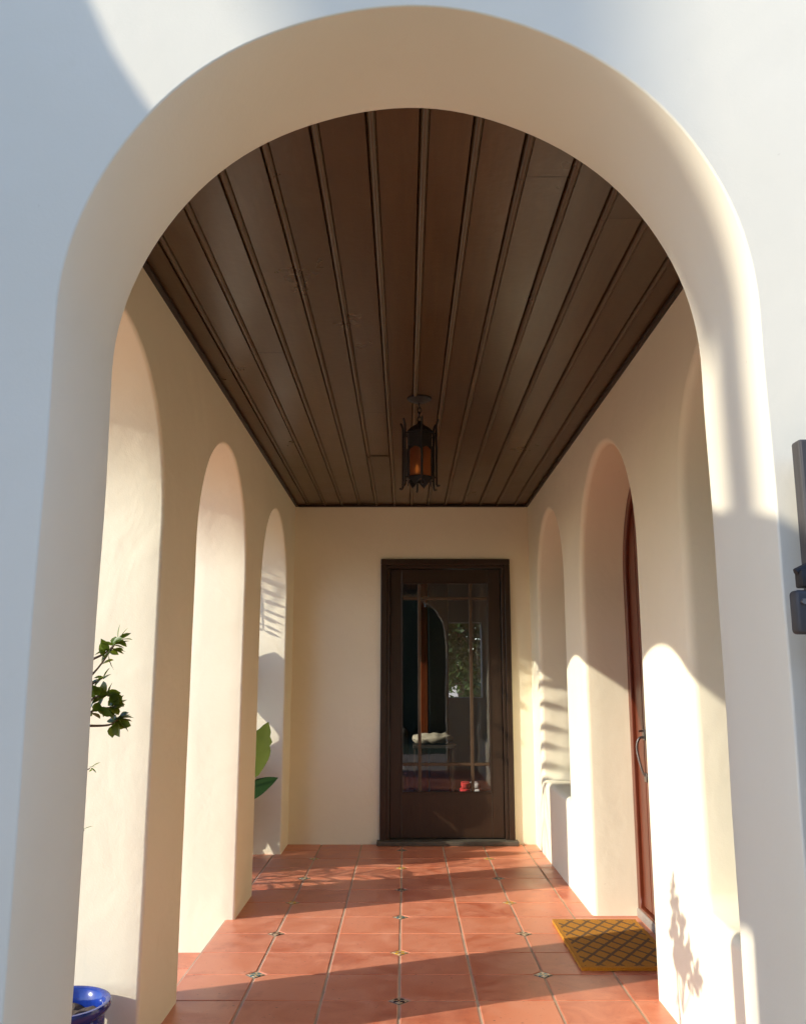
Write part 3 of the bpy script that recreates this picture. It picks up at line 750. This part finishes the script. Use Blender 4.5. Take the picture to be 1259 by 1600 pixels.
# palm outside the third arch
palm_base = Vector((-3.1, 4.33, LOW + .03))
pm = thing('palm_tree', 'palm tree with feathery fronds outside the left arches', 'palm', palm_base)
bm = NB(); tp = [palm_base + Vector((.03 * math.sin(z * 1.3), .02 * math.cos(z), z)) for z in [i * .12 for i in range(27)]]
tube(bm, tp, [.13 - .03 * i / 26 + (.008 if i % 2 else 0) for i in range(27)], 14); part('trunk', bm, M['bark'], pm, 30)
crown = tp[-1]
def frond(ctrl, L, n, dl, dr, m=M['palm'], wd=.022, mixt=.35, up=None, curl=.12, root=None):
    path = smooth_path(ctrl, 10)
    bm = NB(); tube(bm, path, [.012 - .009 * i / (len(path) - 1) for i in range(len(path))], 5)
    for i in range(n):
        t = .18 + .82 * i / (n - 1); k = t * (len(path) - 1); a = path[int(k)]; b = path[min(int(k) + 1, len(path) - 1)]; p = a.lerp(b, k - int(k)); tg = (path[min(int(k) + 1, len(path)-1)] - path[max(int(k) - 1, 0)]).normalized()
        l_ = L * (math.sin(math.pi * (.12 + .80 * t)) ** .6)
        for v in (dl, dr):
            if v is None: sd = tg.cross(Vector((0, 0, 1))).normalized() * (1 if v is dl else -1)
            d = Vector(v) + tg * mixt + rv() * .08
            leaf_blade(bm, p, d, up if up else Vector((0, 0, 1)) + rv() * .3, l_ * random.uniform(.85, 1.1), wd, .3, curl, 4, .6)
    part('frond', bm, m, root or pm, 60)
# drooping fronds between the sun and the far arch
frond([crown, (-2.45, 6.0, 3.35), (-1.58, 6.40, 2.85), (-1.37, 6.49, 2.30), (-1.33, 6.50, 1.72)], .33, 30, (.9, .03, -.34), (-.9, -.03, .30), wd=.021, mixt=.03, up=-SUN_D, curl=.02)
frond([crown, (-2.1, 6.0, 3.3), (-1.66, 6.36, 2.75), (-1.62, 6.38, 2.3), (-1.60, 6.40, 1.95)], .44, 18, (.9, .03, -.28), (-.9, -.03, .30), wd=.018, mixt=.05, up=-SUN_D, curl=.02)
frond([crown, (-2.6, 5.55, 3.45), (-2.2, 5.75, 3.2), (-2.0, 5.85, 2.85), (-1.95, 5.9, 1.9)], .44, 13, (.8, .1, -.5), (-.8, -.1, .45), wd=.050, mixt=.08, up=-SUN_D, curl=.03)
frond([crown, (-2.5, 4.9, 3.3), (-2.12, 5.2, 2.9), (-2.0, 5.30, 2.3), (-1.96, 5.34, 1.85)], .44, 13, (.5, .7, -.5), (-.5, -.7, .45), wd=.048, mixt=.08, up=-SUN_D, curl=.03)
frond([crown, (-2.9, 4.7, 3.2), (-2.75, 5.0, 2.4), (-2.7, 5.10, 1.6), (-2.66, 5.2, .75)], .45, 12, (.3, .8, -.45), (-.3, -.8, -.2))
for k in range(4):
    a = R(60 + k * 18); e = Vector((math.cos(a), math.sin(a), 0))
    side = Vector((-e.y, e.x, -.35))
    frond([crown, crown + e * .6 + Vector((0, 0, .42)), crown + e * 1.2 + Vector((0, 0, .35)), crown + e * 1.7 + Vector((0, 0, -.15))], .45, 24, side, Vector((e.y, -e.x, -.35)))

dpb = Vector((-2.05, 5.42, LOW + .03))
dp = thing('dwarf_palm', 'low dwarf palm with narrow fronds in the planting bed left of the porch', 'palm', dpb)
for k in range(10):
    a = R(-70 + k * 33 + random.uniform(-8, 8)); e = Vector((math.cos(a), math.sin(a), 0)); hh = random.uniform(.55, .85)
    frond([dpb, dpb + e * .15 + Vector((0, 0, hh * .6)), dpb + e * .38 + Vector((0, 0, hh)), dpb + e * .66 + Vector((0, 0, hh * .95))], .30, 16, Vector((-e.y, e.x, -.15)) + e * .5, Vector((e.y, -e.x, -.15)) + e * .5, wd=.03, mixt=.5, root=dp)

# ------------------------------------------------------------------ gate leaf folded back on the right of the facade
ga = thing('wooden_gate', 'dark grey wooden gate leaf with iron latch standing open at the right edge', 'gate', (.60, 1.27, LOW))
bm = NB()
for k in range(6):
    x = .586 + k * .13; box(bm, x, x + .127, 1.262, 1.290, LOW + .05, 1.590, .004)
part('boards', bm, M['grey'], ga)
for z in (.15, 1.30):
    bm = NB(); box(bm, .600, 1.36, 1.291, 1.312, z, z + .12, .003); part('rail', bm, M['grey'], ga)
bm = NB(); box(bm, .551, .660, 1.235, 1.2610, 1.300, 1.362, .006, 3); la = part('latch', bm, M['latch'], ga, 40)
bm = NB(); lathe(bm, (0, 0, 0), [(.004, 0), (.004, .006)], 10)
for v in bm.verts: v.co = Vector((.560 + v.co.x, 1.2345 - v.co.z, 1.345 + v.co.y))
o = part('screw', bm, M['handle'], ga, 40); o.parent = la
bm = NB(); box(bm, .562, .590, 1.236, 1.2605, 1.366, 1.392, .003); tube(bm, [(.560, 1.25, 1.388), (.580, 1.25, 1.398), (.606, 1.248, 1.394)], .006, 8); o = part('catch', bm, M['iron'], ga, 40); o.parent = la

# ------------------------------------------------------------------ unseen wall added left of the facade, outlined to cast shade on the front
prof = [(1.40, LOW - .3), (1.40, 4.1), (.86, 4.1), (.80, 3.35), (.765, 3.06), (.745, 2.975), (.722, 2.91), (.69, 2.84), (.65, 2.775), (.612, 2.738), (.55, 2.715), (.47, 2.70), (.395, 2.688), (.32, 2.667), (.25, 2.64), (.20, 2.55), (.17, 2.40), (.155, 2.2), (.15, 1.9), (.15, LOW - .3)]
gw = wall_solid('garden_wall', 'yz', prof[::-1], [arch(.50, .17, -.05, 2.06)], -2.1, -1.95, .015, .015, M['white'])
tag(gw, 'stucco garden wall with a swept top and small arched gateway beside the entrance', 'wall')
tp_ = thing('tall_palm', 'very tall slim palm trunk with a skirt of dry fronds far beyond the garden wall', 'palm', (-9.5, -2.565, LOW - .02))  # added pole in palm shape, throws the shadow band on the arch
bm = NB(); lathe(bm, (-9.5, -2.565, LOW - .02), [(.075, 0), (.066, .5), (.064, 7.6), (.06, 8.1)], 24); part('trunk', bm, M['bark'], tp_, 40)
bm = NB(); lathe(bm, (-9.5, -2.475, LOW - .02), [(.03, 6.70), (.075, 6.84), (.11, 7.02), (.125, 7.3), (.12, 8.0), (.05, 8.15)], 28)  # off-centre flare added to shade the upper curve of the arch
for v in bm.verts: v.co += rv_(v.co) * .02
part('skirt', bm, M['bark'], tp_, 40)
bm = NB()
for k in range(14):
    a = R(k * 26); e = Vector((math.cos(a), math.sin(a), 0)); b0 = Vector((-9.5, -2.54, LOW + 8.05))
    for q in range(7):
        f = Vector((e.x * math.cos((q - 3) * .2) - e.y * math.sin((q - 3) * .2), e.x * math.sin((q - 3) * .2) + e.y * math.cos((q - 3) * .2), .5 - .25 * (k % 3)))
        leaf_blade(bm, b0, f, Vector((0, 0, 1)), .95, .07, .3, .25, 4)
part('crown', bm, M['palm'], tp_)
bm = NB()
for k in range(1): box(bm, -2.04, -2.01, .31, .505, LOW + .05, 2.08, .003)  # board added to narrow the sun passing through the gap
tag(link('garden_gate', bm, M['grey']), 'plank gate closing the arched gateway of the garden wall', 'gate')

# ------------------------------------------------------------------ trees facing the porch (seen only in reflections and as sky cover)
def tree(x, y, h, cr, seed, lab, nleaf=5200):
    random.seed(seed)
    t = thing('leafy_tree', lab, 'tree', (x, y, LOW - .02))
    bm = NB(); path = smooth_path([(x, y, LOW - .02), (x + .1, y + .05, h * .3), (x, y, h * .6), (x + .1, y, h * .85)], 6); tube(bm, path, [.16 - .12 * i / (len(path) - 1) for i in range(len(path))], 10)
    cl = []
    for k in range(26):
        q = rv().normalized() * random.uniform(.35, 1) * cr; c = Vector((x, y, h * .68)) + Vector((q.x, q.y, q.z * .85)); cl.append((c, random.uniform(.25, .5) * cr))
        s0 = path[random.randint(6, len(path) - 2)]; tube(bm, smooth_path([s0, s0.lerp(c, .5) + Vector((0, 0, .15)), c], 4), [.05 - .04 * i / 8 for i in range(9)], 5)
    part('trunk', bm, M['bark'], t, 60)
    bm = NB()
    for k in range(nleaf):
        c, r_ = cl[k % len(cl)]; p = c + rv().normalized() * r_ * random.random() ** .5
        leaf_blade(bm, p, rv(), rv(), random.uniform(.08, .14), .06, .2, .1, 2)
    part('crown', bm, M['tree'], t)
random.seed(21)
hg = thing('hedge', 'tall dense leafy hedge across the path from the porch', 'hedge', (0, -8.4, LOW - .02))
bm = NB(); box(bm, -6, 6, -9.0, -7.9, LOW - .02, 3.0, .25, 3)
for x in range(-5, 6): lathe(bm, (x, -8.4, 2.9), [(.5, 0), (.45, .4), (.2, .7), (.02, .8)], 9)
part('core', bm, M['tree'], hg)
bm = NB()
for k in range(9000):
    x = random.uniform(-6.1, 6.1); z = random.uniform(LOW, 3.9); y = -7.85 + random.uniform(-.15, .25) + .25 * noise.noise(Vector((x * .9, z * .9, 2)))
    if z > 3.1: y -= (z - 3.1) * .5
    leaf_blade(bm, (x, y, z), rv(), rv(), random.uniform(.09, .16), .075, .2, .1, 2)
part('foliage', bm, M['tree'], hg)
tree(1.5, -9.5, 4.6, 1.7, 3, 'broad leafy tree across the path from the porch')
tree(-2.2, -11, 5.2, 1.9, 5, 'tall leafy tree farther back across the path')
tree(.75, 12.3, 2.7, 1.1, 8, 'leafy tree outside the back window of the house', 9000)
